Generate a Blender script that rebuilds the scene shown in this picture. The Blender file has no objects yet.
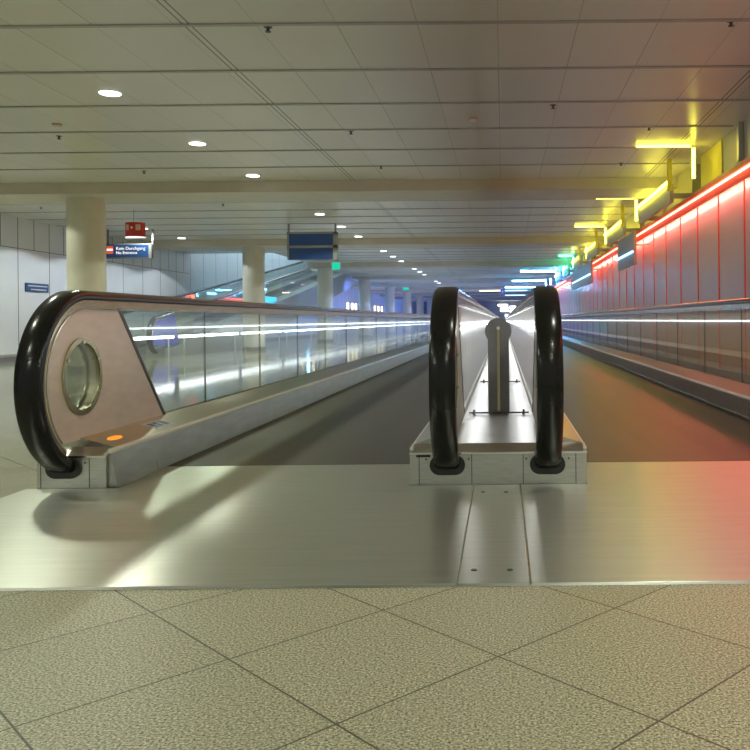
import bpy, bmesh, math, random
from mathutils import Vector, Matrix
random.seed(7)
S = bpy.context.scene
C = S.collection
PI = math.pi
# ------------------------------------------------------------------ camera
VX, VY, F = 503.0, 320.0, 822.0
EYE = 0.82
ROLL = 0.0095
cd = bpy.data.cameras.new('camera'); cam = bpy.data.objects.new('camera', cd); C.objects.link(cam)
cam.location = (0, 0, EYE)
cam.rotation_mode = 'XYZ'
cam.matrix_world = Matrix.Translation((0, 0, EYE)) @ Matrix.Rotation(PI/2, 4, 'X') @ Matrix.Rotation(-ROLL, 4, 'Z')
cd.sensor_width = 36; cd.lens = F/750*36
cd.shift_x = -(VX-375)/750; cd.shift_y = -(375-VY)/750
cd.clip_start = 0.05; cd.clip_end = 400
S.camera = cam
# ------------------------------------------------------------------ world + exposure
w = bpy.data.worlds.new('world'); S.world = w; w.use_nodes = True
bg = w.node_tree.nodes['Background']; bg.inputs[0].default_value = (0.95, 1.0, 0.86, 1); bg.inputs[1].default_value = 0.45
S.view_settings.view_transform = 'Standard'; S.view_settings.look = 'None'
S.view_settings.exposure = -0.32; S.view_settings.gamma = 1
S.view_settings.use_curve_mapping = False
S.cycles.max_bounces = 8; S.cycles.transparent_max_bounces = 24; S.cycles.glossy_bounces = 5
S.cycles.sample_clamp_indirect = 3.0
DOWN_W = 140.0
CEIL = EYE + 2.4
# ------------------------------------------------------------------ materials
def mat(name, col, rough=.5, metal=0., noise=0., nscale=20., spec=.5, stretch=None, bump=0., emit=None, es=0., rvar=0.):
    m = bpy.data.materials.new(name); m.use_nodes = True
    nt = m.node_tree; b = nt.nodes['Principled BSDF']
    b.inputs['Base Color'].default_value = (*col, 1); b.inputs['Roughness'].default_value = rough
    b.inputs['Metallic'].default_value = metal; b.inputs['Specular IOR Level'].default_value = spec
    tc = nt.nodes.new('ShaderNodeTexCoord'); mp = nt.nodes.new('ShaderNodeMapping')
    if stretch: mp.inputs['Scale'].default_value = stretch
    nt.links.new(tc.outputs['Object'], mp.inputs[0])
    n = nt.nodes.new('ShaderNodeTexNoise'); n.inputs['Scale'].default_value = nscale; n.inputs['Detail'].default_value = 4
    nt.links.new(mp.outputs[0], n.inputs['Vector'])
    r = nt.nodes.new('ShaderNodeValToRGB')
    r.color_ramp.elements[0].position = .3; r.color_ramp.elements[1].position = .7
    r.color_ramp.elements[0].color = (*[max(0, c*(1-noise)) for c in col], 1)
    r.color_ramp.elements[1].color = (*[min(1, c*(1+noise)) for c in col], 1)
    nt.links.new(n.outputs['Fac'], r.inputs[0]); nt.links.new(r.outputs[0], b.inputs['Base Color'])
    if rvar:
        mr = nt.nodes.new('ShaderNodeMapRange'); mr.inputs['To Min'].default_value = max(.02, rough-rvar); mr.inputs['To Max'].default_value = rough+rvar
        nt.links.new(n.outputs['Fac'], mr.inputs['Value']); nt.links.new(mr.outputs[0], b.inputs['Roughness'])
    if bump:
        bp = nt.nodes.new('ShaderNodeBump'); bp.inputs['Strength'].default_value = bump; bp.inputs['Distance'].default_value = .002
        nt.links.new(n.outputs['Fac'], bp.inputs['Height']); nt.links.new(bp.outputs[0], b.inputs['Normal'])
    if emit:
        b.inputs['Emission Color'].default_value = (*emit, 1); b.inputs['Emission Strength'].default_value = es
    return m
def math_node(nt, op, a, b=None, c=None):
    n = nt.nodes.new('ShaderNodeMath'); n.operation = op
    for i, v in enumerate((a, b, c)):
        if v is None: continue
        if isinstance(v, (int, float)): n.inputs[i].default_value = v
        else: nt.links.new(v, n.inputs[i])
    return n.outputs[0]
def line_mask(nt, coord, pitch, off, width):
    # 1 on joint lines lying at off + k*pitch
    t = math_node(nt, 'DIVIDE', math_node(nt, 'SUBTRACT', coord, off), pitch)
    fr = math_node(nt, 'ABSOLUTE', math_node(nt, 'SUBTRACT', math_node(nt, 'FRACT', math_node(nt, 'ADD', t, .5)), .5))
    return math_node(nt, 'LESS_THAN', fr, width/2/pitch)
def world_xyz(nt):
    g = nt.nodes.new('ShaderNodeNewGeometry'); s = nt.nodes.new('ShaderNodeSeparateXYZ')
    nt.links.new(g.outputs['Position'], s.inputs[0]); return g, s
def mix(nt, fac, a, b):
    n = nt.nodes.new('ShaderNodeMix'); n.data_type = 'RGBA'
    if isinstance(fac, (int, float)): n.inputs[0].default_value = fac
    else: nt.links.new(fac, n.inputs[0])
    for i, v in ((6, a), (7, b)):
        if isinstance(v, tuple): n.inputs[i].default_value = (*v, 1)
        else: nt.links.new(v, n.inputs[i])
    return n.outputs[2]

def granite():
    m = bpy.data.materials.new('granite_tiles'); m.use_nodes = True; nt = m.node_tree; b = nt.nodes['Principled BSDF']
    g, s = world_xyz(nt); r2 = 1/math.sqrt(2)
    u = math_node(nt, 'MULTIPLY', math_node(nt, 'ADD', s.outputs[0], s.outputs[1]), r2)
    v = math_node(nt, 'MULTIPLY', math_node(nt, 'SUBTRACT', s.outputs[1], s.outputs[0]), r2)
    n1 = nt.nodes.new('ShaderNodeTexNoise'); n1.inputs['Scale'].default_value = 165; n1.inputs['Detail'].default_value = 7; n1.inputs['Roughness'].default_value = .7
    n2 = nt.nodes.new('ShaderNodeTexVoronoi'); n2.inputs['Scale'].default_value = 170
    n3 = nt.nodes.new('ShaderNodeTexNoise'); n3.inputs['Scale'].default_value = 3
    for n in (n1, n2, n3): nt.links.new(g.outputs['Position'], n.inputs['Vector'])
    r = nt.nodes.new('ShaderNodeValToRGB'); cr = r.color_ramp
    cr.elements[0].position = .40; cr.elements[0].color = (.05, .05, .035, 1)
    cr.elements[1].position = .60; cr.elements[1].color = (.78, .76, .56, 1)
    e = cr.elements.new(.45); e.color = (.28, .285, .20, 1)
    e = cr.elements.new(.52); e.color = (.40, .40, .28, 1)
    nt.links.new(n1.outputs['Fac'], r.inputs[0])
    sp = math_node(nt, 'LESS_THAN', n2.outputs['Distance'], .25)
    col = mix(nt, math_node(nt, 'MULTIPLY', sp, .35), r.outputs[0], (.50, .49, .38))
    # tile-to-tile tone
    cb = nt.nodes.new('ShaderNodeCombineXYZ')
    nt.links.new(math_node(nt, 'FLOOR', math_node(nt, 'DIVIDE', math_node(nt, 'SUBTRACT', u, .938), .465)), cb.inputs[0])
    nt.links.new(math_node(nt, 'FLOOR', math_node(nt, 'DIVIDE', math_node(nt, 'SUBTRACT', v, .965), .465)), cb.inputs[1])
    wn = nt.nodes.new('ShaderNodeTexWhiteNoise'); nt.links.new(cb.outputs[0], wn.inputs['Vector'])
    col = mix(nt, math_node(nt, 'MULTIPLY', wn.outputs['Value'], .16), col, (.18, .18, .13))
    ln = math_node(nt, 'MAXIMUM', line_mask(nt, u, .465, .938, .005), line_mask(nt, v, .465, .965, .005))
    col = mix(nt, math_node(nt, 'MULTIPLY', ln, .9), col, (.05, .05, .04))
    nt.links.new(col, b.inputs['Base Color'])
    # matt stone near the walkway entrance, polished stone in the hall beyond
    mr = nt.nodes.new('ShaderNodeMapRange'); mr.inputs['From Min'].default_value = 3.0; mr.inputs['From Max'].default_value = 7.0
    mr.inputs['To Min'].default_value = .42; mr.inputs['To Max'].default_value = .08
    nt.links.new(s.outputs[1], mr.inputs['Value']); nt.links.new(mr.outputs[0], b.inputs['Roughness'])
    b.inputs['Specular IOR Level'].default_value = .35
    return m
def ceiling_mat():
    m = bpy.data.materials.new('ceiling_panels'); m.use_nodes = True; nt = m.node_tree; b = nt.nodes['Principled BSDF']
    g, s = world_xyz(nt)
    cb = nt.nodes.new('ShaderNodeCombineXYZ')
    iy = math_node(nt, 'FLOOR', math_node(nt, 'DIVIDE', math_node(nt, 'SUBTRACT', s.outputs[1], 6.62), 1.22))
    nt.links.new(math_node(nt, 'FLOOR', math_node(nt, 'DIVIDE', s.outputs[0], .65)), cb.inputs[0]); nt.links.new(iy, cb.inputs[1])
    wn = nt.nodes.new('ShaderNodeTexWhiteNoise'); nt.links.new(cb.outputs[0], wn.inputs['Vector'])
    n = nt.nodes.new('ShaderNodeTexNoise'); n.inputs['Scale'].default_value = 1.1; n.inputs['Detail'].default_value = 5
    nt.links.new(g.outputs['Position'], n.inputs['Vector'])
    base = mix(nt, wn.outputs['Value'], (.70, .70, .63), (.76, .755, .68))
    base = mix(nt, math_node(nt, 'MULTIPLY', n.outputs['Fac'], .25), base, (.50, .48, .42))
    ln = line_mask(nt, s.outputs[0], .65, -.02, .007)
    ln = math_node(nt, 'MULTIPLY', ln, math_node(nt, 'ADD', .25, math_node(nt, 'MULTIPLY', wn.outputs['Value'], .6)))
    for x0 in (-2.55, -2.495, 2.42, 2.47):
        l2 = math_node(nt, 'LESS_THAN', math_node(nt, 'ABSOLUTE', math_node(nt, 'SUBTRACT', s.outputs[0], x0)), .008)
        ln = math_node(nt, 'MAXIMUM', ln, math_node(nt, 'MULTIPLY', l2, .9))
    col = mix(nt, ln, base, (.10, .095, .08))
    nt.links.new(col, b.inputs['Base Color'])
    b.inputs['Roughness'].default_value = .30; b.inputs['Specular IOR Level'].default_value = .5
    return m
def panel_mat(name, base, axis_pitch, off, linecol, rough, width=.015, spec=.5, z_line=None, half_above=False):
    m = bpy.data.materials.new(name); m.use_nodes = True; nt = m.node_tree; b = nt.nodes['Principled BSDF']
    g, s = world_xyz(nt)
    n = nt.nodes.new('ShaderNodeTexNoise'); n.inputs['Scale'].default_value = 2.; nt.links.new(g.outputs['Position'], n.inputs['Vector'])
    col = mix(nt, n.outputs['Fac'], tuple(c*.93 for c in base), tuple(min(1, c*1.05) for c in base))
    ln = line_mask(nt, s.outputs[1], axis_pitch, off, width)
    if half_above:
        up = math_node(nt, 'GREATER_THAN', s.outputs[2], z_line)
        up = math_node(nt, 'MULTIPLY', up, line_mask(nt, s.outputs[1], axis_pitch/2, off, width))
        ln = math_node(nt, 'MAXIMUM', ln, up)
        hz = math_node(nt, 'LESS_THAN', math_node(nt, 'ABSOLUTE', math_node(nt, 'SUBTRACT', s.outputs[2], z_line)), .008)
        ln = math_node(nt, 'MAXIMUM', ln, hz)
    col = mix(nt, ln, col, linecol)
    nt.links.new(col, b.inputs['Base Color']); b.inputs['Roughness'].default_value = rough
    b.inputs['Specular IOR Level'].default_value = spec
    return m
def belt_mat():
    m = bpy.data.materials.new('ribbed_pallets'); m.use_nodes = True; nt = m.node_tree; b = nt.nodes['Principled BSDF']
    g, s = world_xyz(nt)
    mp = nt.nodes.new('ShaderNodeMapping'); mp.inputs['Scale'].default_value = (6, .5, 1); nt.links.new(g.outputs['Position'], mp.inputs[0])
    n = nt.nodes.new('ShaderNodeTexNoise'); n.inputs['Scale'].default_value = 1.; n.inputs['Detail'].default_value = 6; nt.links.new(mp.outputs[0], n.inputs['Vector'])
    mp2 = nt.nodes.new('ShaderNodeMapping'); mp2.inputs['Scale'].default_value = (1, 40, 1); nt.links.new(g.outputs['Position'], mp2.inputs[0])
    n2 = nt.nodes.new('ShaderNodeTexNoise'); n2.inputs['Scale'].default_value = 1.; nt.links.new(mp2.outputs[0], n2.inputs['Vector'])
    col = mix(nt, n.outputs['Fac'], (.022, .018, .015), (.12, .11, .10))
    col = mix(nt, math_node(nt, 'MULTIPLY', n2.outputs['Fac'], .5), col, (.13, .11, .085))
    ln = line_mask(nt, s.outputs[1], .4, .1, .012)
    col = mix(nt, math_node(nt, 'MULTIPLY', ln, .55), col, (.05, .045, .04))
    rib = line_mask(nt, s.outputs[0], .02, 0, .009)
    col = mix(nt, math_node(nt, 'MULTIPLY', rib, .3), col, (.06, .05, .04))
    nt.links.new(col, b.inputs['Base Color']); b.inputs['Metallic'].default_value = .15; b.inputs['Roughness'].default_value = .42; b.inputs['Specular IOR Level'].default_value = .35
    bp = nt.nodes.new('ShaderNodeBump'); bp.inputs['Strength'].default_value = .25; bp.inputs['Distance'].default_value = .003
    nt.links.new(rib, bp.inputs['Height']); nt.links.new(bp.outputs[0], b.inputs['Normal'])
    return m
def glass_mat(name, tint=(.93, .97, .95), f0=.075, milk=0):
    m = bpy.data.materials.new(name); m.use_nodes = True; nt = m.node_tree
    nt.nodes.remove(nt.nodes['Principled BSDF']); out = nt.nodes['Material Output']
    t = nt.nodes.new('ShaderNodeBsdfTransparent'); t.inputs[0].default_value = (*tint, 1)
    gl = nt.nodes.new('ShaderNodeBsdfGlossy'); gl.inputs['Roughness'].default_value = .03; gl.inputs[0].default_value = (.95, .97, .97, 1)
    lw = nt.nodes.new('ShaderNodeLayerWeight'); lw.inputs[0].default_value = .5
    f = math_node(nt, 'ADD', math_node(nt, 'MULTIPLY', math_node(nt, 'POWER', lw.outputs['Facing'], 4.5), .8 if not milk else .3), f0)
    mx = nt.nodes.new('ShaderNodeMixShader'); nt.links.new(f, mx.inputs[0]); nt.links.new(t.outputs[0], mx.inputs[1]); nt.links.new(gl.outputs[0], mx.inputs[2])
    if milk:
        d = nt.nodes.new('ShaderNodeBsdfTranslucent'); d.inputs[0].default_value = (.9, .9, .92, 1)
        d2 = nt.nodes.new('ShaderNodeBsdfDiffuse'); d2.inputs[0].default_value = (.9, .9, .92, 1)
        m1 = nt.nodes.new('ShaderNodeMixShader'); nt.links.new(d.outputs[0], m1.inputs[1]); nt.links.new(d2.outputs[0], m1.inputs[2]); m1.inputs[0].default_value = .7
        m2 = nt.nodes.new('ShaderNodeMixShader'); m2.inputs[0].default_value = milk
        nt.links.new(t.outputs[0], m2.inputs[1]); nt.links.new(m1.outputs[0], m2.inputs[2]); nt.links.new(m2.outputs[0], mx.inputs[1])
    nt.links.new(mx.outputs[0], out.inputs[0]); return m
def emis(name, col, strength):
    m = bpy.data.materials.new(name); m.use_nodes = True; nt = m.node_tree
    nt.nodes.remove(nt.nodes['Principled BSDF']); e = nt.nodes.new('ShaderNodeEmission')
    e.inputs[0].default_value = (*col, 1); e.inputs[1].default_value = strength
    nt.links.new(e.outputs[0], nt.nodes['Material Output'].inputs[0]); return m

M = {}
M['granite'] = granite(); M['ceiling'] = ceiling_mat(); M['belt'] = belt_mat()
M['beam'] = mat('painted_beam', (.58, .55, .46), .5, noise=.04, nscale=3)
M['rail'] = mat('ceiling_rail_grey', (.42, .42, .39), .4, noise=.08, nscale=8)
M['railgap'] = mat('ceiling_gap_dark', (.10, .10, .09), .6)
M['column'] = mat('column_paint', (.66, .64, .54), .45, noise=.04, nscale=4)
M['steel'] = mat('brushed_steel', (.56, .56, .53), .32, 1., noise=.12, nscale=6, stretch=(2, 30, 30), rvar=.07)
M['plate'] = mat('aluminium_plate', (.64, .66, .60), .33, .9, noise=.06, nscale=2.2, stretch=(1, 14, 1), rvar=.035)
def brush(m, an):
    nt = m.node_tree; b = nt.nodes['Principled BSDF']; c = nt.nodes.new('ShaderNodeCombineXYZ'); c.inputs[1].default_value = 1
    nt.links.new(c.outputs[0], b.inputs['Tangent']); b.inputs['Anisotropic'].default_value = an
brush(M['plate'], .75)
M['platein'] = mat('inner_floor_steel', (.72, .72, .70), .30, .85, noise=.05, nscale=5, stretch=(1, 6, 1), rvar=.05)
M['deck'] = mat('deck_steel', (.50, .48, .42), .30, 1., noise=.04, nscale=3, stretch=(6, .4, 1), rvar=.03)
M['skirt'] = mat('skirt_steel', (.37, .37, .34), .32, .9, noise=.14, nscale=3, stretch=(1, 1.5, 8), rvar=.08)
M['chrome'] = mat('bright_trim', (.82, .80, .74), .14, 1.)
M['guide'] = mat('guide_steel', (.58, .52, .38), .2, 1., noise=.1, nscale=10)
M['newel'] = mat('newel_steel', (.80, .70, .61), .33, .45, noise=.05, nscale=8, stretch=(1, 1, 3), bump=.15, rvar=.04)
M['rubber'] = mat('black_rubber', (.008, .008, .008), .20, noise=.2, nscale=5, spec=.3)
M['black'] = mat('black_plastic', (.015, .015, .015), .45)
M['dark'] = mat('dark_frame', (.09, .09, .09), .35, .6)
M['brass'] = mat('brass_ring', (.50, .46, .30), .25, 1.)
M['post'] = mat('grey_post', (.22, .215, .225), .38, .3, noise=.05)
M['glass'] = glass_mat('clear_glass'); M['milky'] = glass_mat('milky_glass', milk=.85); M['lens'] = glass_mat('window_glass', (.80, .82, .78), .10)
M['wallL'] = panel_mat('metal_wall_panels', (.66, .68, .69), 1.275, 18.41, (.13, .13, .12), .30, .03, z_line=2.53, half_above=True)
M['wallR'] = panel_mat('glass_wall_panels', (.72, .70, .70), 1.22, .4, (.75, .10, .07), .25, .04)  # red neon glow in the panel gaps is put into the line colour
M['fascia'] = mat('fascia_panel', (.92, .15, .10), .4, noise=.04)  # red neon glow on fascia and mullions is put into this colour
M['uwall'] = mat('upper_wall_paint', (.42, .40, .33), .4, noise=.05)
M['greybox'] = mat('grey_box_paint', (.33, .34, .36), .45, noise=.05)
M['yellowp'] = mat('yellow_panel_paint', (.85, .78, .08), .4, noise=.03)
M['base'] = mat('baseboard_metal', (.25, .25, .24), .35, .5)
M['lamp'] = emis('downlight_glow', (1.0, 1.0, .97), 8)
M['tube'] = emis('white_tube_glow', (.94, .97, 1.0), 13)
M['cove'] = emis('blue_cove_light', (.26, .36, 1.0), 90)
M['cove0'] = emis('lilac_cove_light', (.45, .47, 1.0), 16)
M['strip2'] = emis('outer_strip_glow', (.95, .98, 1.0), 8)
M['strip'] = emis('balustrade_strip_glow', (.95, .98, 1.0), 18)
M['n_yellow'] = emis('yellow_neon', (1.0, .88, .07), 16)
M['n_red'] = emis('red_neon', (1.0, .14, .09), 20)
M['n_pink'] = emis('pink_red_neon', (1.0, .22, .16), 60)
M['n_green'] = emis('green_neon', (.08, 1.0, .45), 26)
M['n_cyan'] = emis('cyan_neon', (.10, .50, 1.0), 110)
M['n_blue'] = emis('blue_neon', (.14, .25, 1.0), 190)
M['n_lblue'] = emis('pale_blue_neon', (.35, .65, 1.0), 4)
M['n_white'] = emis('warm_white_neon', (1.0, .85, .55), 5)
M['cyan_soft'] = emis('cyan_screen', (.10, .70, 1.0), 1.5)
M['amber'] = emis('amber_indicator', (1.0, .30, .03), 1.6)
M['redlamp'] = emis('red_lamp', (1.0, .10, .06), 6)
M['exit'] = emis('green_sign_glow', (.02, .85, .50), 1.0)
M['white'] = mat('white_paint', (.80, .80, .78), .45)
M['wglow'] = emis('white_lettering', (1, 1, 1), 1.5)
M['sblue'] = mat('blue_sign_face', (.012, .04, .11), .3, emit=(.02, .06, .20), es=.2)
M['sred'] = mat('red_sign_face', (.32, .015, .01), .4, emit=(.5, .02, .01), es=.12)
M['icon'] = emis('red_icon', (.85, .12, .05), 1.0)
M['beige'] = mat('beige_pictogram', (.60, .45, .32), .5)
M['frame_dark'] = mat('grey_frame_paint', (.17, .17, .15), .5)
M['alu'] = mat('aluminium_frame', (.62, .62, .56), .35, .6)
M['sign_frame'] = mat('sign_frame_paint', (.34, .34, .30), .45)
M['edge'] = mat('satin_edge', (.80, .80, .76), .35, .35)
M['label'] = mat('pale_sticker', (.62, .66, .70), .5)
M['bluelit'] = mat('blue_lit_panel', (.08, .10, .45), .3, emit=(.10, .15, 1.0), es=.15)  # blue light falling on the newel, put into its colour and glow
M['bluewall'] = panel_mat('pale_blue_wall', (.62, .70, .74), 1.27, 18.41, (.12, .13, .15), .35, .03)  # left wall panels again, pale blue light from above put into the colour
M['endw'] = mat('end_wall', (.25, .27, .28), .4, noise=.2, nscale=2)
M['cladding'] = mat('incline_cladding', (.34, .35, .32), .3, .6, noise=.05, nscale=2)

# ------------------------------------------------------------------ geometry helpers
class MB:
    def __init__(s): s.v = []; s.f = []
    def add(s, vs, fs):
        o = len(s.v); s.v += [tuple(v) for v in vs]; s.f += [tuple(i+o for i in f) for f in fs]; return s
    def box(s, x0, x1, y0, y1, z0, z1):
        vs = [(x, y, z) for z in (z0, z1) for y in (y0, y1) for x in (x0, x1)]
        return s.add(vs, [(0, 2, 3, 1), (4, 5, 7, 6), (0, 1, 5, 4), (1, 3, 7, 5), (3, 2, 6, 7), (2, 0, 4, 6)])
    def prism(s, poly, axis, a, b):      # poly of 2D points, extruded along axis from a to b
        n = len(poly)
        def P(p, t): return {'x': (t, p[0], p[1]), 'y': (p[0], t, p[1]), 'z': (p[0], p[1], t)}[axis]
        return s.add([P(p, a) for p in poly]+[P(p, b) for p in poly],
                     [tuple(range(n))[::-1], tuple(range(n, 2*n))]+[(i, (i+1) % n, n+(i+1) % n, n+i) for i in range(n)])
    def cyl(s, p, q, r, n=16, r2=None):
        p = Vector(p); q = Vector(q); d = (q-p).normalized(); r2 = r if r2 is None else r2
        a = d.orthogonal().normalized(); b = d.cross(a)
        ring = lambda c, rr: [c+a*rr*math.cos(2*PI*i/n)+b*rr*math.sin(2*PI*i/n) for i in range(n)]
        return s.add(ring(p, r)+ring(q, r2), [tuple(range(n))[::-1], tuple(range(n, 2*n))]+[(i, (i+1) % n, n+(i+1) % n, n+i) for i in range(n)])
    def sweep(s, path, prof, x0, closed=False):   # path [(y,z,ny,nz)], prof [(x,r)] : r along the normal
        n = len(prof); vs = []
        for (y, z, ny, nz) in path:
            for (px, pr) in prof: vs.append((x0+px, y+ny*pr, z+nz*pr))
        fs = []
        for i in range(len(path)-1):
            for j in range(n):
                k = (j+1) % n; fs.append((i*n+j, i*n+k, (i+1)*n+k, (i+1)*n+j))
        fs.append(tuple(range(n))[::-1]); m = (len(path)-1)*n; fs.append(tuple(range(m, m+n)))
        return s.add(vs, fs)
    def holed(s, outer, inner, x0, x1):  # YZ polygon with a hole, thickness in x
        bm = bmesh.new()
        def loop(pts):
            vv = [bm.verts.new((x0, p[0], p[1])) for p in pts]
            return [bm.edges.new((vv[i], vv[(i+1) % len(vv)])) for i in range(len(vv))]
        es = loop(outer)+(loop(inner) if inner else [])
        bmesh.ops.triangle_fill(bm, edges=es, use_beauty=True)
        r = bmesh.ops.extrude_face_region(bm, geom=bm.faces[:])
        for v in [g for g in r['geom'] if isinstance(g, bmesh.types.BMVert)]: v.co.x = x1
        bm.verts.index_update()
        s.add([v.co[:] for v in bm.verts], [[v.index for v in f.verts] for f in bm.faces]); bm.free(); return s
    def obj(s, name, m, parent=None, smooth=False, bevel=0.):
        if parent is None:
            xs = list(zip(*s.v)); o0 = Vector(((min(xs[0])+max(xs[0]))/2, (min(xs[1])+max(xs[1]))/2, min(xs[2])))
        else: o0 = Vector(parent['_o'])
        me = bpy.data.meshes.new(name); me.from_pydata([tuple(Vector(v)-o0) for v in s.v], [], s.f)
        bm = bmesh.new(); bm.from_mesh(me); bmesh.ops.recalc_face_normals(bm, faces=bm.faces[:]); bm.to_mesh(me); bm.free()
        me.materials.append(M[m])
        o = bpy.data.objects.new(name, me); C.objects.link(o); o['_o'] = tuple(o0)
        if parent is None: o.location = o0
        else: o.parent = parent
        if smooth:
            me.shade_smooth()
            bm = bmesh.new(); bm.from_mesh(me)
            for e in bm.edges:
                if len(e.link_faces) == 2 and e.calc_face_angle(0) > .6: e.smooth = False
            bm.to_mesh(me); bm.free()
        if bevel:
            bv = o.modifiers.new('bevel', 'BEVEL'); bv.width = bevel; bv.segments = 2; bv.limit_method = 'ANGLE'
        return o
def thing(name, label, cat, loc, group=None):
    o = bpy.data.objects.new(name, None); C.objects.link(o); o.location = loc; o['_o'] = tuple(loc)
    o.empty_display_size = .1
    return tag(o, label, cat, group)
def tag(o, label, cat, group=None, kind=None):
    o['label'] = label; o['category'] = cat
    if group: o['group'] = group
    if kind: o['kind'] = kind
    return o
def struct(mb, name, m, parent=None):
    o = mb.obj(name, m, parent)
    if parent is None: o['kind'] = 'structure'
    return o
def px(x, y, Y=None, X=None, h=None):
    dx = x-VX; dy = y-VY
    cx = dx+ROLL*(-dy); cy = dy+ROLL*dx       # undo the roll
    if h is not None: Y = -F*h/cy
    if X is not None: Y = F*X/cx
    return (cx*Y/F, Y, EYE-cy*Y/F)
ORD = ['nearest', 'second nearest', 'third nearest', 'fourth nearest', 'fifth nearest', 'sixth nearest', 'seventh nearest', 'eighth nearest',
       'ninth nearest', 'tenth nearest', 'eleventh nearest', 'twelfth nearest', 'thirteenth nearest', 'fourteenth nearest', 'fifteenth nearest', 'sixteenth nearest',
       'seventeenth nearest', 'eighteenth nearest', 'nineteenth nearest', 'twentieth nearest', 'fourth farthest', 'third farthest', 'second farthest', 'farthest']
def text_mesh(s, size, loc, parent, m, name='lettering', face='-y', align='LEFT'):
    cu = bpy.data.curves.new(name, 'FONT'); cu.body = s; cu.size = size; cu.extrude = .004; cu.align_x = align
    t = bpy.data.objects.new(name, cu); C.objects.link(t)
    dg = bpy.context.evaluated_depsgraph_get(); me = bpy.data.meshes.new_from_object(t.evaluated_get(dg))
    bpy.data.objects.remove(t)
    R = Matrix.Rotation(PI/2, 4, 'X')
    if face == '+x': R = Matrix.Rotation(PI/2, 4, 'Z') @ R
    me.transform(Matrix.Translation(Vector(loc)-Vector(parent['_o'])) @ R)
    me.materials.clear(); me.materials.append(M[m])
    o = bpy.data.objects.new(name, me); C.objects.link(o); o.parent = parent; o['_o'] = parent['_o']; return o

XL, XR = -10.85, 3.0
BEAMY = [13.95+9.77*k for k in range(9)]
YEND = 104.0
# ------------------------------------------------------------------ room shell
struct(MB().box(-11.6, 3.6, -1.5, YEND+.3, -.15, 0), 'floor', 'granite')
OX = -7.95; OY0, OY1 = 28.5, 47.0
cl = MB().box(OX, 3.6, -1.5, YEND+.3, CEIL, CEIL+.3)
cl.box(-11.6, OX, -1.5, OY0, CEIL, CEIL+.3).box(-11.6, OX, OY1, YEND+.3, CEIL, CEIL+.3)
ceil = struct(cl, 'ceiling', 'ceiling')
rl = MB(); gp = MB()
y = 6.62-1.22*5
while y < 100:
    x0 = OX+.05 if OY0 < y < OY1 else XL
    if not any(b-.1 < y < b+1.3 for b in BEAMY):
        rl.box(x0, 2.9, y-.032, y+.012, CEIL-.012, CEIL)
        gp.box(x0, 2.9, y+.012, y+.030, CEIL-.004, CEIL)
    y += 1.22
rl.obj('ceiling_rail', 'rail', ceil); gp.obj('ceiling_gap', 'railgap', ceil)
for i, b in enumerate(BEAMY):
    xe = OX if OY0 < b < OY1 else XL
    bo = struct(MB().box(xe, 2.98, b, b+1.16, CEIL-.19, CEIL-.001), 'trim_%d' % (i+1), 'beam')
    if i > 0: MB().cyl((-6.5, b+1.20, CEIL-.12), (1.9, b+1.20, CEIL-.12), .02, 10).obj('cove_light', 'cove0' if i == 1 else 'cove', bo)  # added blue tubes, hidden behind the beams to tint the far ceiling
wl = MB().box(XL-.3, XL, -1.5, 28.5, 0, CEIL)
struct(wl, 'wall_left', 'wallL')
struct(MB().box(XL-.3, XL, 28.5, YEND, 0, 6.6), 'wall_left_far', 'bluewall')
struct(MB().box(XL+.001, XL+.03, -1.5, 50, 0, .10), 'baseboard_left', 'base')
struct(MB().box(XL+.001, XL+.05, -1.5, 50, .14, .17), 'trim_20', 'alu')
# stairwell shaft above the inclined walkway
struct(MB().box(OX, OX+.2, OY0-.2, OY1+.2, CEIL+.3, 6.6), 'wall_shaft_right', 'wallL')
struct(MB().box(XL-.3, OX+.2, OY1, OY1+.2, CEIL+.3, 6.6), 'wall_shaft_back', 'wallL')
struct(MB().box(XL-.3, OX+.2, OY0-.2, OY0, CEIL+.3, 6.6), 'wall_shaft_front', 'wallL')
struct(MB().box(XL-.3, OX+.2, OY0-.2, OY1+.2, 6.6, 6.8), 'ceiling_shaft', 'beam')
# right wall
wr = struct(MB().box(XR, XR+.3, -1.5, YEND, 0, 2.62), 'wall_right', 'wallR')
struct(MB().box(XR+.25, XR+.5, -1.5, YEND, 2.62, CEIL), 'wall_right_upper', 'greybox')
struct(MB().box(XR-.06, XR+.25, -1.5, YEND, 2.621, 2.745), 'trim_21', 'uwall')
struct(MB().box(2.84, XR-.061, -1.5, YEND, 2.546, 2.665).box(XR-.0605, XR-.001, -1.5, YEND, 2.546, 2.62), 'trim_22', 'fascia')
struct(MB().box(2.84, 2.855, -1.5, YEND, 2.44, 2.5455), 'trim_23', 'fascia')
struct(MB().box(2.795, 2.8395, -1.5, YEND, 2.572, 2.579), 'trim_24', 'fascia')  # added lip that keeps the red neon off the ceiling
ml = MB()
for k in range(70):
    yy = .4+1.22*k; ml.box(XR-.012, XR-.0005, yy-.010, yy+.010, .121, 2.54)
ml.obj('mullion', 'fascia', wr)
struct(MB().box(2.965, XR+.249, -1.5, 11.0, 2.746, CEIL-.001), 'wall_right_upper_near', 'uwall')
struct(MB().box(-11.6, 3.6, YEND, YEND+.3, 0, CEIL), 'wall_end', 'endw')
struct(MB().box(XR-.03, XR, -1.5, YEND, 0, .12), 'baseboard_right', 'base')

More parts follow.
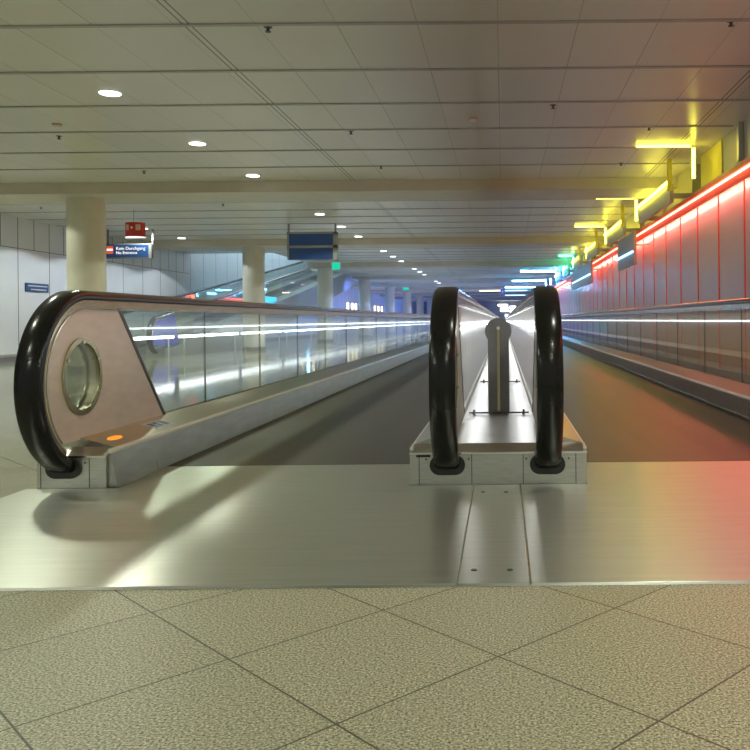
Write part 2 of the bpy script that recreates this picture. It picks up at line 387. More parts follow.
# ------------------------------------------------------------------ columns
CX = -7.36
COLY = [b+.6 for b in BEAMY]
where = ['large round cream column behind the left newel, nearest of the row', 'round cream column rising in front of the inclined walkway, second of the row',
         'round cream column under the blue double sign, third of the row', 'round cream column just past the inclined walkway, fourth of the row',
         'round cream column beside the blue-lit wall, fifth of the row', 'sixth round column of the row, far down the hall', 'seventh round column of the row, far down the hall',
         'eighth round column of the row, very far off', 'last tiny round column of the row']
for i, cy in enumerate(COLY):
    t = thing('column', where[i], 'column', (CX, cy, 0), 'round columns along the left side')
    MB().cyl((CX, cy, 0), (CX, cy, CEIL-.191), .315, 40).obj('shaft', 'column', t, smooth=True)
    MB().cyl((CX, cy, 0), (CX, cy, .09), .33, 40).obj('base_ring', 'base', t, smooth=True)

# ------------------------------------------------------------------ downlights
def downlight(x, y, label, power=DOWN_W, group='downlights above the left side'):
    t = thing('downlight', label, 'ceiling light', (x, y, CEIL-.02), group)
    MB().cyl((x, y, CEIL-.006), (x, y, CEIL-.0005), .118, 24).obj('trim_ring', 'white', t)
    MB().cyl((x, y, CEIL-.012), (x, y, CEIL-.0062), .104, 24).obj('lens', 'lamp', t)
    ld = bpy.data.lights.new('downlight_lamp', 'SPOT'); ld.energy = power*(1 if y < 27 else 2.2); ld.spot_size = math.radians(140); ld.spot_blend = .06
    ld.shadow_soft_size = .10; ld.color = (.95, 1.0, .80) if y < 16 else (.86, .95, 1.0) if y < 27 else (.50, .60, 1.0)
    lo = bpy.data.objects.new('downlight_lamp', ld); C.objects.link(lo); lo.parent = t; lo.location = (0, 0, -.02)
ys = [8.54+2.442*k for k in range(-4, 26)]
vis = 0
for yy in ys:
    if any(b-.15 < yy < b+1.3 for b in BEAMY): continue
    if yy > 66: break
    if yy < 8: downlight(-4.06, yy, 'ceiling downlight of the left row, out of frame above the entrance, %s of four' % ORD[ys.index(yy)]); continue
    downlight(-4.06, yy, 'round white ceiling downlight above the left walkway, %s of its row' % ORD[vis]); vis += 1
vis = 0
for yy in ys:
    if any(b-.15 < yy < b+1.3 for b in BEAMY) or yy > 27 or yy < 10: continue
    downlight(-9.05, yy, 'round ceiling downlight close to the left panelled wall, %s of its row' % ORD[vis], 190, 'downlights along the left wall'); vis += 1
for k, yy in enumerate([-.8, 1.2, 3.3]):  # added lamps out of view, lighting the near floor and plates
    downlight(1.1, yy, 'ceiling downlight out of frame above the entrance plates, %s of three' % ORD[k], 110, 'downlights above the entrance')
# light above the shaft
t = thing('ceiling_lamp', 'pale blue-white light panel high above the inclined walkway', 'ceiling light', (-9.5, 37, 6.5))
MB().box(-10.4, -8.7, 30, 45, 6.52, 6.58).obj('diffuser', 'white', t)
ad = bpy.data.lights.new('panel_lamp', 'AREA'); ad.shape = 'RECTANGLE'; ad.size = 1.6; ad.size_y = 14; ad.energy = 500; ad.color = (.72, .88, 1.0)
ao = bpy.data.objects.new('panel_lamp', ad); C.objects.link(ao); ao.parent = t; ao.location = (0, 0, 0)

# sprinklers and detectors
spr = [(268, 27), (351, 131), (59, 136), (144, 171), (731, 21), (649, 127), (621, 163), (381, 166), (553, 105), (41, 207), (223, 204)]
for i, (x, y) in enumerate(spr):
    p = px(x, y, h=2.4)
    if y > 180: p = (p[0], p[1], CEIL)
    t = thing('sprinkler', 'small dark sprinkler head on the ceiling, %s' % ['at the top left of centre', 'left of the centre joint, just before the beam', 'far left beside the smoke detector',
        'left, two panels before the first beam', 'in the top right corner', 'right, beside the yellow lights', 'right, nearest the beam end', 'near mid ceiling just before the beam',
        'a pale one right of the centre joint', 'beyond the first beam at far left', 'beyond the first beam above the second column'][i], 'sprinkler', (p[0], p[1], CEIL), 'sprinkler heads')
    MB().cyl((p[0], p[1], CEIL-.035), (p[0], p[1], CEIL-.004), .012, 10).obj('stem', 'dark', t)
    MB().cyl((p[0], p[1], CEIL-.004), (p[0], p[1], CEIL), .035, 14).obj('flange', 'dark', t)
    MB().cyl((p[0], p[1], CEIL-.042), (p[0], p[1], CEIL-.036), .024, 12).obj('deflector', 'dark', t)
for i, (x, y) in enumerate([(57, 124), (473, 118)]):
    p = px(x, y, h=2.4)
    t = thing('smoke_detector', ['small smoke detector on the ceiling at far left', 'small smoke detector on the ceiling near the centre joint'][i], 'smoke detector', (p[0], p[1], CEIL), 'smoke detectors')
    MB().cyl((p[0], p[1], CEIL-.02), (p[0], p[1], CEIL), .055, 20).obj('housing', 'beige', t)
    MB().cyl((p[0], p[1], CEIL-.045), (p[0], p[1], CEIL-.021), .03, 20, .045).obj('sensor_head', 'white', t)

# ------------------------------------------------------------------ plates and belts
PZ = .009
Y0P, Y1P, YB = 2.534, 4.66, 4.052
LB0, LB1 = -1.955, -.465
RB0, RB1 = .405, 1.92
def plate(x0, x1, label, poly=None):
    t = thing('threshold_plate', label, 'floor plate', ((x0+x1)/2, Y0P, 0), 'metal plates at the walkway entrance')
    poly = poly or [(x0, Y0P), (x1, Y0P), (x1, YB), (x0, YB)]
    MB().prism(poly, 'z', .001, PZ).obj('plate', 'plate', t, bevel=.002)
    MB().prism([(Y0P-.005, .001), (Y0P-.0005, .001), (Y0P-.0005, PZ-.001)], 'x', x0, x1).obj('edge_strip', 'skirt', t)
    return t
tl = plate(-2.36, -.152, 'wide brushed metal plate in front of the left walkway', [(-2.36, Y0P), (-.152, Y0P), (-.152, YB), (LB1-.006, YB), (LB1-.006, Y1P), (LB0+.05, Y1P), (LB0+.05, YB), (-2.36, YB)])
tm = plate(-.148, .074, 'narrow middle metal plate in front of the centre balustrades')
tr = plate(.080, 3.0, 'wide metal plate in front of the right walkway, with red and yellow reflections', [(.080, Y0P), (3.0, Y0P), (3.0, YB), (RB1-.012, YB), (RB1-.012, Y1P), (RB0+.006, Y1P), (RB0+.006, YB), (.080, YB)])
for (x, y) in [(474, 570), (510, 570), (483, 492), (506, 492)]:
    p = px(x, y, h=-(EYE-PZ)); MB().cyl((p[0], p[1], PZ), (p[0], p[1], PZ+.002), .010, 14).obj('screw', 'dark', tm)
YB1 = 62.0
tag(MB().box(LB0+.045, LB1-.006, Y1P+.004, YB1, .001, .010).obj('walkway_belt', 'belt'), 'ribbed dark moving belt of the left walkway', 'moving walkway')
tag(MB().box(RB0+.006, RB1-.012, Y1P+.004, YB1, .001, .010).obj('walkway_belt', 'belt'), 'ribbed brown-grey moving belt of the right walkway', 'moving walkway')

# ------------------------------------------------------------------ balustrades
CY, CZ, RO = 4.2, .527, .466      # newel centre and outer handrail radius
def arc_path(r_off, a0=-100, a1=90, n=36, yend=YB1, slope=0, cy=CY, cz=CZ):
    """centre line at outer radius; returns (y,z,ny,nz); a measured so that 90 = up, going over the front (-Y)"""
    R = RO+r_off; P = []
    e = math.degrees(math.atan(slope))
    a1 = 90+e
    for i in range(n+1):
        a = math.radians(a0+(a1-a0)*i/n)
        ny, nz = -math.cos(a), math.sin(a)
        P.append((cy+ny*R, cz+nz*R, ny, nz))
    ny, nz = P[-1][2], P[-1][3]; y, z = P[-1][0], P[-1][1]
    if yend is not None: P.append((yend, z+slope*(yend-y), ny, nz))
    return P
HR = [(-.058, -.050), (-.063, -.034), (-.060, -.014), (-.044, -.002), (0, .0), (.044, -.002), (.060, -.014), (.063, -.034), (.058, -.050), (.046, -.048), (.046, -.022), (-.046, -.022), (-.046, -.048)]
GD = [(-.043, -.088), (-.043, -.024), (.043, -.024), (.043, -.088)]
def handrail_parts(t, x, yend=YB1, slope=0, cy=CY, label=None):
    h = MB().sweep(arc_path(0, -72, yend=yend, slope=slope, cy=cy), HR, x).obj('handrail', 'rubber', t, smooth=True)
    MB().sweep(arc_path(0, -60, yend=yend, slope=slope, cy=cy), GD, x).obj('handrail_guide', 'guide', t, smooth=True)
    e = .0
    for sx in (-1, 1):
        MB().sweep(arc_path(0, -50, yend=yend, slope=slope, cy=cy), [(sx*.043, -.100), (sx*.049, -.100), (sx*.049, -.092), (sx*.043, -.092)], x).obj('guide_trim', 'chrome', t)
    return h
ZD = .246
def balustrade_side(t, x, joints_end=YB1, gm='glass'):
    """newel panel, window, glass and handrail on the centre plane x"""
    handrail_parts(t, x)
    r = RO-.088; th = .030
    outer = []
    a0 = math.degrees(math.asin((ZD-.01-CZ)/r))
    for i in range(31):
        a = math.radians(a0+(90-a0)*i/30); outer.append((CY-math.cos(a)*r, CZ+math.sin(a)*r))
    outer += [(4.57, CZ+r), (5.18, ZD-.01)]
    wc = (4.185, .553); rr = .184
    inner = [(wc[0]+rr*math.cos(2*PI*i/36), wc[1]+rr*math.sin(2*PI*i/36)) for i in range(36)]
    npn = MB().holed(outer, inner, x-th, x+th).obj('newel_panel', 'newel', t)
    ring_o = [(wc[0]+(rr+.014)*math.cos(2*PI*i/36), wc[1]+(rr+.014)*math.sin(2*PI*i/36)) for i in range(36)]
    ring_i = [(wc[0]+(rr-.012)*math.cos(2*PI*i/36), wc[1]+(rr-.012)*math.sin(2*PI*i/36)) for i in range(36)]
    for sx in (-1, 1):
        rg = MB().holed(ring_o, ring_i, x+sx*(th+.0005), x+sx*(th+.008)).obj('window_ring', 'brass', npn)
        for k in range(6):
            a = PI/2+k*PI/3; yy = wc[0]+(rr-.012)*math.cos(a); zz = wc[1]+(rr-.012)*math.sin(a)
            MB().cyl((x+sx*(th+.008), yy, zz), (x+sx*(th+.014), yy, zz), .009, 10).obj('bolt', 'chrome', npn)
        MB().cyl((x+sx*.021, *wc), (x+sx*.027, *wc), rr-.001, 36).obj('window_pane', 'lens', npn)
    # slanted frame
    MB().prism([(4.571, CZ+r), (4.605, CZ+r), (5.215, ZD-.01), (5.181, ZD-.01)], 'x', x-th-.003, x+th+.003).obj('frame_strip', 'dark', t)
    ys_ = [5.99+1.353*k for k in range(60)]
    zt = CZ+r+.01
    prev = None
    for k, yj in enumerate(ys_):
        if yj > joints_end: break
        g = MB()
        if prev is None: g.prism([(4.608, zt), (yj-.004, zt), (yj-.004, ZD-.01), (5.218, ZD-.01)], 'x', x-.005, x+.005)
        else: g.box(x-.005, x+.005, prev+.004, yj-.004, ZD-.01, zt)
        g.obj('glass_panel', gm, t); prev = yj
    for yj in ys_:
        if yj < joints_end: MB().box(x-.0045, x+.0045, yj-.0035, yj+.0035, ZD-.01, zt).obj('glass_seal', 'dark', t)
def stadium(cx, cz, w, h, n=12):
    r = h/2; pts = []
    for i in range(n+1): a = -PI/2+PI*i/n; pts.append((cx+w/2-r+r*math.cos(a), cz+r*math.sin(a)))
    for i in range(n+1): a = PI/2+PI*i/n; pts.append((cx-w/2+r+r*math.cos(a), cz+r*math.sin(a)))
    return pts
def inlet(t, x, yf):
    MB().prism(stadium(x, .107, .175, .098), 'y', yf-.012, yf-.0005).obj('handrail_inlet', 'black', t)
    for sx in (-.105, .105): MB().cyl((x+sx, yf-.004, .135), (x+sx, yf, .135), .005, 8).obj('screw', 'dark', t)
YF = 4.06
def side_deck(t, xg, xe, yend=YB1, slant=False):
    """deck sloping from the glass plane (xg) to the skirt edge (xe), with bright trim and skirt"""
    s = 1 if xe > xg else -1
    MB().prism([(xg, .02), (xg, ZD), (xe-s*.012, .197), (xe-s*.012, .02)], 'y', YF+.10, yend).obj('deck', 'deck', t)
    MB().prism([(xe-s*.0118, .178), (xe-s*.0118, .199), (xe, .195), (xe+s*.004, .188), (xe+s*.004, .176)], 'y', YF+.02, yend).obj('edge_trim', 'edge', t)
    fo = .042 if slant else 0
    MB().prism([(xe-s*.0115, .002), (xe-s*.0115, .1775), (xe-s*.002, .1775), (xe-s*.002+s*fo, .002)], 'y', YF+.02, yend).obj('skirt', 'skirt', t)
    if not slant: MB().box(min(xe-s*.002, xe+s*.006), max(xe-s*.002, xe+s*.006), Y1P, yend, .028, .036).obj('lower_trim', 'chrome', t)
    for k in range(12):
        yy = 4.55+1.9*k; MB().prism([(xe-s*.003, .172), (xe-s*.0015, .172), (xe-s*.0015+s*fo*.94, .012), (xe-s*.003+s*fo*.94, .012)], 'y', yy, yy+.005).obj('skirt_joint', 'dark', t)
def end_box(t, x0, x1, xr_list, seams):
    # front block with sloped top edge
    MB().prism([(YF, .002), (YF, .165), (YF+.10, ZD-.046), (YF+.099, .002)], 'x', x0, x1).obj('end_box', 'steel', t, bevel=.003)
    MB().box(x0-.002, x1+.002, YF-.004, YF+.004, .160, .1685).obj('box_edge', 'chrome', t)
    for sx in seams: MB().box(sx-.002, sx+.002, YF-.0012, YF-.0002, PZ+.002, .158).obj('box_seam', 'dark', t)
    for xr in xr_list: inlet(t, xr, YF)

# left balustrade
xl = -2.175
t = thing('balustrade', 'glass balustrade with black handrail and round-window newel, left of the left walkway', 'balustrade', (xl, YF, 0))
balustrade_side(t, xl)
side_deck(t, xl+.02, LB0, slant=True); side_deck(t, xl-.02, xl-.135)
MB().box(xl-.0195, xl+.0195, YF+.10, YB1, .02, ZD-.011).obj('deck_core', 'deck', t)
end_box(t, xl-.135, LB0-.012, [xl], [xl-.115, xl+.125])
def on_deck(xg, xe, u, v0, v1, name, m, t, lift=.002, w=.10):
    s = 1 if xe > xg else -1
    def z(x): return ZD-(abs(x-xg))/(abs(xe-s*.012-xg))*(ZD-.197)+lift
    xa = xg+(xe-xg)*(u-w/2/abs(xe-xg)); xb = xg+(xe-xg)*(u+w/2/abs(xe-xg))
    return MB().add([(xa, v0, z(xa)), (xb, v0, z(xb)), (xb, v1, z(xb)), (xa, v1, z(xa)), (xa, v0, z(xa)-.0015), (xb, v0, z(xb)-.0015), (xb, v1, z(xb)-.0015), (xa, v1, z(xa)-.0015)],
        [(0, 1, 2, 3), (4, 7, 6, 5), (0, 4, 5, 1), (1, 5, 6, 2), (2, 6, 7, 3), (3, 7, 4, 0)]).obj(name, m, t)
st = on_deck(xl+.02, LB0, .50, 4.76, 5.02, 'sticker', 'label', t, w=.10)
for k, (a, b) in enumerate([(4.79, 4.84), (4.86, 4.90), (4.93, 4.99)]):
    on_deck(xl+.02, LB0, .50, a, b, 'sticker_print', 'sblue', t, lift=.0028, w=.06)
# amber indicator
mb = MB(); cxp, cyp = xl+.02+.105, 4.33
mb.add([(cxp+.022*math.cos(2*PI*i/20), cyp+.075*math.sin(2*PI*i/20), ZD-(.105+.022*math.cos(2*PI*i/20))/.178*(ZD-.197)+.003) for i in range(20)]
       + [(cxp+.022*math.cos(2*PI*i/20), cyp+.075*math.sin(2*PI*i/20), ZD-(.105+.022*math.cos(2*PI*i/20))/.178*(ZD-.197)-.001) for i in range(20)],
       [tuple(range(20)), tuple(range(20, 40))[::-1]]+[(i, (i+1) % 20, 20+(i+1) % 20, 20+i) for i in range(20)])
mb.obj('indicator_light', 'amber', t)
# right balustrade
xr_ = RB1+.21
t = thing('balustrade', 'long glass balustrade along the red-lit wall, right of the right walkway', 'balustrade', (xr_, YF, 0))
balustrade_side(t, xr_)
side_deck(t, xr_-.02, RB1); side_deck(t, xr_+.02, xr_+.21)
MB().box(xr_-.0195, xr_+.0195, YF+.10, YB1, .02, ZD-.011).obj('deck_core', 'deck', t)
end_box(t, RB1, xr_+.21, [xr_], [xr_-.13, xr_+.17])
# centre double balustrade
xc = -.033; A, B = xc-.248, xc+.246
t = thing('double_balustrade', 'pair of black-railed glass balustrades on one steel base between the two walkways', 'balustrade', (xc, YF, 0))
balustrade_side(t, A, YB1, 'milky'); balustrade_side(t, B, YB1, 'milky')
side_deck(t, A-.02, LB1); side_deck(t, B+.02, RB0)
for X_ in (A, B): MB().box(X_-.0195, X_+.0195, YF+.10, YB1, .02, ZD-.011).obj('deck_core', 'deck', t)
FZ = .188
MB().box(A+.02, B-.02, YF+.10, YB1, .02, FZ).obj('inner_floor', 'platein', t)
MB().box(A+.021, B-.021, YF+.099, YF+.12, FZ, FZ+.004).obj('floor_edge', 'chrome', t)
end_box(t, LB1-.002, RB0+.002, [A, B], [A-.14, A+.12, B-.12, B+.14])
for X_, sx in ((A, 1), (B, -1)):   # thin light strips under the inner side of each handrail guide
    MB().box(min(X_+sx*.012, X_+sx*.030), max(X_+sx*.012, X_+sx*.030), 5.4, YB1, .757, .768).obj('light_strip', 'strip', t)
    MB().box(min(X_-sx*.012, X_-sx*.030), max(X_-sx*.012, X_-sx*.030), 5.4, YB1, .757, .771).obj('outer_light_strip', 'strip2', t)
MB().box(LB1+.03, LB1+.10, YF-.003, YF-.0005, .146, .158).obj('name_plate', 'black', t)
# post between the balustrades
yp = 5.54
t = thing('sensor_post', 'dark grey post with round head standing between the two centre balustrades', 'post', (xc, yp, FZ))
MB().box(xc-.072, xc+.072, yp, yp+.05, FZ+.001, .70).obj('post_body', 'post', t, bevel=.004)
MB().cyl((xc, yp-.002, .745), (xc, yp+.052, .745), .089, 40).obj('round_head', 'post', t, smooth=True)
MB().box(xc-.009, xc+.009, yp-.010, yp-.002, FZ+.02, .765).obj('brass_strip', 'brass', t)
MB().cyl((xc, yp-.018, .765), (xc, yp-.002, .765), .012, 14).obj('lock', 'chrome', t)
for k in range(2):
    yy = yp-.03+2.78*k
    t = thing('floor_rod', 'thin dark cross rod with end knobs on the centre floor, %s' % ['at the post foot', 'farther back'][k], 'rod', (xc, yy, FZ), 'cross rods between the centre balustrades')
    MB().cyl((xc-.20, yy, FZ+.012), (xc+.20, yy, FZ+.012), .006, 10).obj('rod', 'dark', t)
    for s in (-.165, .165):
        MB().cyl((xc+s, yy-.018, FZ+.001), (xc+s, yy-.018, FZ+.035), .010, 10, .007).obj('knob', 'dark', t)

# ------------------------------------------------------------------ low strip lights beside the columns (seen through the left glass)
k = 0; y = 13.45
while y < 92:
    t = thing('strip_light', 'low white strip light on short legs left of the walkway, %s of the line' % ORD[k], 'strip light', (-6.98, y+2.0, 0), 'low strip lights in front of the columns')
    MB().cyl((-6.98, y+.03, .53), (-6.98, y+3.92, .53), .028, 10).obj('tube', 'tube', t)
    MB().box(-7.02, -6.94, y, y+4.0, .56, .575).obj('housing', 'alu', t)
    for q in (.3, 3.7): MB().box(-6.995, -6.965, y+q-.012, y+q+.012, 0, .56).obj('leg', 'alu', t)
    y += 4.25; k += 1

# ------------------------------------------------------------------ right wall lights
def tube(p, q, m, label, group, r=.03, name='neon_tube'):
    return tag(MB().cyl(p, q, r, 12).obj(name, m), label, 'neon tube', group)
MY = [11.3+4.85*k for k in range(11)]
cols = ['n_yellow']*4+['n_green', 'n_cyan', 'n_cyan', 'n_blue', 'n_cyan', 'n_blue', 'n_cyan']
cn = ['yellow']*4+['green', 'cyan', 'cyan', 'blue', 'cyan', 'blue', 'cyan']
for k, my in enumerate(MY):
    x0 = [1.86, 1.86, 1.86, 1.86, 2.1, .15, .9, .15, .6, .3, .2][k]
    zc = CEIL-.030
    if any(b-.1 < my < b+1.26 for b in BEAMY): zc -= .20
    o = tube((x0, my, zc), (2.60, my, zc), cols[k], '%s neon tube running across the ceiling, %s from the viewer' % (cn[k], ORD[k]), 'neon tubes across the ceiling at the right', .017 if k < 5 else .034)
    tube((2.64, my, 2.745), (2.64, my, zc-.03), cols[k], 'upright %s neon tube above the right wall, %s from the viewer' % (cn[k], ORD[k]), 'upright neon tubes above the right wall', .024)
    if k < 6:
        pm = 'yellowp' if k < 4 else 'greybox'
        tag(MB().box(2.945, 2.985, my-.30, my+.85, 2.745, CEIL-.22 if k in (0,) and False else CEIL-.012).obj('wall_panel', pm), '%s upright panel above the right wall behind the %s upright tube' % ('yellow' if k < 4 else 'grey', ORD[k]), 'panel', 'upright panels above the right wall')
        tag(MB().box(2.50, 2.56, my+1.05, my+1.13, 2.745, CEIL-.002 if k != 0 else CEIL-.002).obj('mullion_post', 'yellowp' if k < 4 else 'alu'), '%s slim post above the right wall, %s from the viewer' % ('yellow' if k < 4 else 'grey', ORD[k]), 'post', 'slim posts above the right wall')
        tag(MB().box(2.575, 2.635, my+1.3, my+4.15, 2.60, 2.88).box(2.635, 2.939, my+1.3, my+1.34, 2.66, 2.74).box(2.635, 2.939, my+4.1, my+4.14, 2.66, 2.74).obj('grey_screen', 'greybox'), 'long grey screen beside the right wall top, %s from the viewer' % ORD[k], 'screen', 'grey screens along the right wall top')
        struct(MB().box(2.965, XR+.249, my+1.5, my+4.5, 2.746, CEIL-.001), 'wall_right_upper_%d' % (k+1), 'uwall')
        tube((2.54, my+1.2, 2.90), (2.54, my+4.2, 2.90), cols[k], '%s neon tube lying along the grey screen top, %s from the viewer' % (cn[k], ORD[k]), 'neon tubes along the grey screens', .026)
    tag(MB().box(2.90, 2.96, my-1.25, my-1.17, 2.745, CEIL-.002).obj('mullion', 'alu'), 'grey upright bar above the right wall, %s from the viewer' % ORD[k], 'bar', 'grey upright bars above the right wall')
# red strip under the fascia, in segments
segs = [(2.0, 21.4), (21.6, 31.2), (37.0, 48), (52, 64)]
for k, (a, b) in enumerate(segs):
    tube((2.826, a, 2.557), (2.826, b, 2.557), 'n_red', 'long red neon tube along the top of the right wall fascia, %s section' % ORD[k], 'red neon along the right wall', .013)
    tube((2.90, a, 2.492), (2.90, b, 2.492), 'n_pink', 'long pink-red neon tube under the red rail lighting the wall panels, %s section' % ORD[k], 'pink-red neon lighting the wall panels', .014)
# grey boxes carrying a blue tube
for k, (a, b) in enumerate([(16.4, 18.7), (24.4, 30.5)]):
    t = thing('light_screen', ['short grey screen with pale blue tube projecting from the red wall', 'longer grey screen with pale blue tube farther along the red wall'][k], 'light screen', (2.75, a, 1.9), 'grey screens with blue tubes')
    MB().box(2.62, 2.68, a, b, 1.91, 2.57).obj('screen', 'greybox', t)
    for yy in (a+.3, b-.3): MB().box(2.68, 2.999, yy-.02, yy+.02, 2.3, 2.34).obj('bracket', 'alu', t)
    MB().cyl((2.595, a, 2.16), (2.595, b, 2.16), .022, 12).obj('tube', 'n_lblue', t)

# transverse far tubes across the ceiling
for k, (x0, x1, Y, m, l) in enumerate([(-1.65, -.15, 58.7, 'n_white', 'warm white tube across the far ceiling, left of the small hanging sign'), (.15, 1.75, 58.9, 'n_lblue', 'pale tube across the far ceiling, right of the small hanging sign'),
                                       (.2, 1.9, 70, 'n_lblue', 'pale blue tube across the ceiling far down the hall')]):
    t = thing('neon_tube', l, 'neon tube', ((x0+x1)/2, Y, CEIL-.3))
    MB().cyl((x0, Y, CEIL-.3), (x1, Y, CEIL-.3), .04, 10).obj('tube', m, t)
    for xx in (x0+.2, x1-.2): MB().cyl((xx, Y, CEIL-.27), (xx, Y, CEIL), .01, 8).obj('hanger', 'alu', t)
# added blue light at far left, from tubes hidden behind the columns
for k, yy in enumerate(COLY[3:]):
    tag(MB().cyl((CX-.18, yy+.36, .1), (CX-.18, yy+.36, 2.9), .03, 10).obj('neon_tube', 'n_blue'), 'upright blue neon tube on the back of the %s column' % ['fourth', 'fifth', 'sixth', 'seventh', 'eighth', 'ninth'][k], 'neon tube', 'blue tubes behind the far columns')
q = [(302, 'n_white'), (308, 'n_cyan'), (313, 'n_white')]  # glowing patches stand in for neon mirrored in the left wall
for k, (x, m) in enumerate(q):
    p = px(x, 301, X=XL+.03); tag(MB().box(XL+.001, XL+.05, p[1]-.15, p[1]+.15, 1.55, 2.2).obj('wall_lamp', m), 'small upright glowing panel under the incline, %s' % ['left of three', 'blue middle of three', 'right of three'][k], 'wall lamp', 'glowing panels under the incline')
for k, x in enumerate([348, 352.5, 356, 375, 378.5, 382]):  # warm neon reflections, also built as glowing patches
    p = px(x, 306, X=XL+.03); tag(MB().box(XL+.001, XL+.05, p[1]-.25, p[1]+.25, EYE+.6, EYE+1.3).obj('wall_lamp', 'n_white'), 'tiny warm glowing panel on the far left wall, %s from the left' % ['first', 'second', 'third', 'fourth', 'fifth', 'sixth'][k], 'wall lamp', 'warm glowing panels on the far left wall')
a = px(208, 292, X=XL+.03); b = px(216, 295, X=XL+.03)
tag(MB().box(XL+.001, XL+.05, min(a[1], b[1]), max(a[1], b[1]), min(b[2], a[2]), max(a[2], b[2])).obj('display_screen', 'n_lblue'), 'small glowing cyan screen under the upper handrail of the incline', 'display screen')

# ------------------------------------------------------------------ inclined walkway
SL = .139
def incline():
    t = thing('inclined_walkway', 'inclined moving walkway rising to the upper floor behind the columns', 'moving walkway', (-9.05, 20, 0))
    ye = 50.0
    for X_ in (-8.42, -9.8):
        cy = 20.0
        handrail_parts(t, X_, ye, SL, cy)
        r = RO-.09
        MB().prism([(cy-math.cos(math.radians(a))*r, CZ+math.sin(math.radians(a))*r) for a in range(-40, 91, 10)]+[(cy+1.0, CZ+r+SL*1.0), (cy+1.3, ZD)], 'x', X_-.03, X_+.03).obj('newel_panel', 'bluelit', t)
        prev = cy+1.05
        for k in range(20):
            nx = prev+1.45
            if nx > ye: break
            MB().add([(X_+s, yy, zz) for s in (-.005, .005) for (yy, zz) in ((prev, ZD+SL*(prev-cy-.6)), (nx-.02, ZD+SL*(nx-.02-cy-.6)), (nx-.02, CZ+r+SL*(nx-.02-cy)), (prev, CZ+r+SL*(prev-cy)))],
                     [(0, 1, 2, 3), (7, 6, 5, 4), (0, 4, 5, 1), (1, 5, 6, 2), (2, 6, 7, 3), (3, 7, 4, 0)]).obj('glass_panel', 'glass', t); prev = nx
    for (a, b) in ((-8.64, -8.20), (-10.02, -9.58)):
        MB().prism([(19.9, 0), (19.9, .2), (20.6, ZD), (ye, ZD+SL*(ye-20.6)), (ye, ZD-.85+SL*(ye-20.6)), (26.0, 0)], 'x', a, b).obj('cladding', 'cladding', t)
    MB().prism([(19.9, .002), (20.6, .03), (ye, .03+SL*(ye-20.6)), (ye, -.5+SL*(ye-20.6)), (24.5, .002)], 'x', -9.579, -8.641).obj('belt', 'belt', t)
    a = px(263, 296, X=-8.38); b = px(276, 303, X=-8.38)
    MB().box(-8.40, -8.36, a[1], b[1], b[2], a[2]).obj('display_screen', 'cyan_soft', t)
    p = px(193, 296, X=-9.7)
    MB().cyl((p[0], p[1], p[2]-.07), (p[0], p[1], p[2]+.03), .05, 14).obj('signal_lamp', 'redlamp', t)
incline()

# ------------------------------------------------------------------ signs
def hang(t, x, y, z0, name='hanger', w=.02, m='sign_frame'):
    MB().box(x-w, x+w, y-w, y+w, z0, CEIL-.001).obj(name, m, t)
# no-passage sign behind the first column
Y = 20.9
a = px(105, 245, Y=Y); b = px(148.5, 257, Y=Y)
x0, x1, z0, z1 = a[0], b[0], b[2], a[2]
t = thing('hanging_sign', 'blue hanging sign with red icon and white lettering beside the first column', 'sign', ((x0+x1)/2, Y, z0))
MB().box(x0-.02, x1+.08, Y, Y+.10, z0-.03, z1+.03).obj('frame', 'frame_dark', t)
MB().box(x0, x1, Y-.004, Y-.0005, z0, z1).obj('face', 'sblue', t)
hang(t, x1+.09, Y+.05, z1-.2, m='frame_dark'); hang(t, x0+.05, Y+.05, z1+.03, m='frame_dark')
ix = x0+.04
MB().box(ix, ix+.17, Y-.008, Y-.0045, z0+.09, z1-.03).obj('icon', 'icon', t)
MB().box(ix+.01, ix+.16, Y-.011, Y-.0085, (z0+z1)/2+.01, (z0+z1)/2+.06).obj('icon_bar', 'wglow', t)
text_mesh('Kein Durchgang', .115, (ix+.24, Y-.008, z1-.13), t, 'wglow')
text_mesh('No Entrance', .105, (ix+.24, Y-.008, z1-.235), t, 'wglow')
# red hanging sign
Y = 17.2
a = px(121.5, 222, Y=Y); b = px(141.5, 236, Y=Y); xm = (a[0]+b[0])/2; hw = (b[0]-a[0])/2; z0, z1 = b[2], a[2]
t = thing('hanging_sign', 'red curved hanging fire equipment sign above the blue sign by the first column', 'sign', (xm, Y, z0))
arc = [(xm+hw*math.sin(th), Y+.20-hw*.9*math.cos(th)) for th in [math.radians(d) for d in range(-90, 91, 15)]]
MB().prism(arc, 'z', z0, z1).obj('face', 'sred', t)
MB().prism([(p[0], p[1]-.001) for p in arc], 'z', z0-.025, z0-.0005).obj('lower_rim', 'wglow', t)
MB().box(xm-hw*.60, xm-hw*.25, Y+.025, Y+.10, z0+.13, z1-.05).obj('pictogram', 'beige', t)
MB().box(xm+hw*.36, xm+hw*.74, Y+.025, Y+.12, z0+.13, z1-.05).obj('pictogram', 'beige', t)
MB().box(xm-.02, xm+.02, Y-.02, Y+.06, z0+.17, z0+.19).box(xm-.007, xm+.007, Y-.02, Y+.06, z0+.155, z0+.205).obj('cross', 'white', t)
MB().cyl((xm, Y+.1, z1), (xm, Y+.1, CEIL), .008, 8).obj('hanger_rod', 'sign_frame', t)
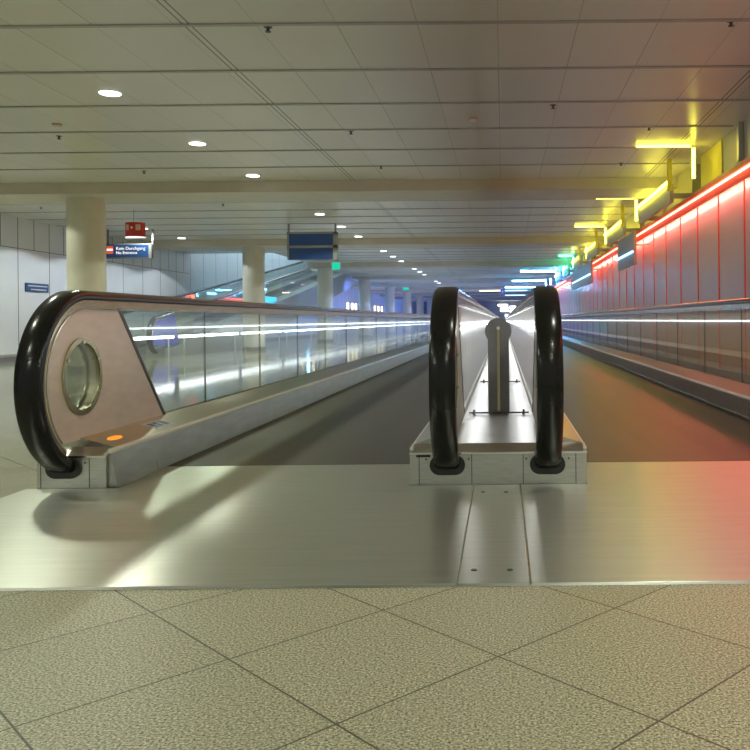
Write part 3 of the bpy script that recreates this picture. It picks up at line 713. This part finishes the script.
# double blue sign
Y = 20.0
a = px(289, 234, Y=Y); b = px(333, 259.5, Y=Y); x0, x1, z0, z1 = a[0], b[0], b[2], a[2]
t = thing('hanging_sign', 'large hanging sign of two blank blue boards in a grey frame, centre left', 'sign', ((x0+x1)/2, Y, z0))
zm = (z0+z1)/2
MB().box(x0-.05, x1+.10, Y, Y+.16, zm-.03, zm+.03).box(x0-.05, x0-.001, Y, Y+.16, z0, CEIL-.21).box(x1+.001, x1+.10, Y, Y+.16, z0, CEIL-.21).box(x0-.05, x1+.10, Y, Y+.16, z1, z1+.05).obj('frame', 'sign_frame', t)
for (q0, q1) in ((z0, zm-.031), (zm+.031, z1-.001)):
    MB().box(x0, x1, Y-.004, Y+.15, q0, q1).obj('board', 'sblue', t)
for xx in (x0-.025, x1+.05): hang(t, xx, Y+.08, CEIL-.2105, w=.02)
# wall sign
a = px(26, 283.5, X=XL+.03); b = px(49, 292.5, X=XL+.03)
t = thing('wall_sign', 'blue sign with two lines of white lettering on the left wall', 'sign', (XL+.01, (a[1]+b[1])/2, b[2]))
zz0, zz1 = px(37, 292, X=XL+.03)[2], px(37, 283.5, X=XL+.03)[2]
ya, yb = sorted((a[1], b[1]))
MB().box(XL+.001, XL+.025, ya, yb, zz0, zz1).obj('face', 'sblue', t)
text_mesh('Bayerischer Hof', .085, (XL+.028, ya+.06, zz1-.085), t, 'label', face='+x') if False else None
MB().box(XL+.0255, XL+.028, ya+.10, yb-.06, zz1-.075, zz1-.05).obj('lettering_line', 'label', t)
MB().box(XL+.0255, XL+.028, ya+.20, yb-.10, zz0+.04, zz0+.065).obj('lettering_line', 'label', t)
# exit signs
for k, (x0_, x1_, y0_, y1_, Y, l) in enumerate([(332, 340, 262.5, 269.5, 30.0, 'small green lit exit sign hanging right of the blue double sign'), (403, 408.5, 286, 290, 55.0, 'tiny green lit exit sign far down the hall')]):
    a = px(x0_, y0_, Y=Y); b = px(x1_, y1_, Y=Y)
    t = thing('exit_sign', l, 'exit sign', ((a[0]+b[0])/2, Y, b[2]))
    MB().box(a[0]-.01, b[0]+.01, Y, Y+.06, b[2]-.01, a[2]+.01).obj('housing', 'white', t)
    MB().box(a[0], b[0], Y-.004, Y-.0005, b[2], a[2]).obj('face', 'exit', t)
    xm = (a[0]+b[0])/2; MB().box(xm-.008, xm+.008, Y+.02, Y+.04, a[2]+.01, CEIL).obj('hanger_rod', 'sign_frame', t)
# small far sign
Y = 57.0
t = thing('hanging_sign', 'tiny pair of dark blue boards hanging far down the hall above the centre', 'sign', (0, Y, 3.0))
for xx in (-.17, .03): MB().box(xx, xx+.13, Y, Y+.05, CEIL-.55, CEIL-.25).obj('board', 'sblue', t)
MB().box(-.02, .02, Y, Y+.05, CEIL-.5, CEIL).obj('hanger', 'sign_frame', t)
# end wall glazing
random.seed(3)
for k, (x, z, ww, hh) in enumerate([(-.3, 1.9, 1.0, .5), (.9, 2.2, 1.2, .35), (.9, 1.6, .8, .45), (-.6, 2.6, 1.2, .2), (.3, 1.2, .6, .3)]):
    tag(MB().box(x, x+ww, YEND-.06, YEND-.01, z, z+hh).obj('lit_window', 'tube'), 'bright white lit pane at the very end of the hall, %s' % ['middle left', 'upper right', 'middle right', 'uppermost', 'lowest'][k], 'lit pane', 'lit panes at the end of the hall')
for o in bpy.data.objects:
    if '_o' in o: del o['_o']
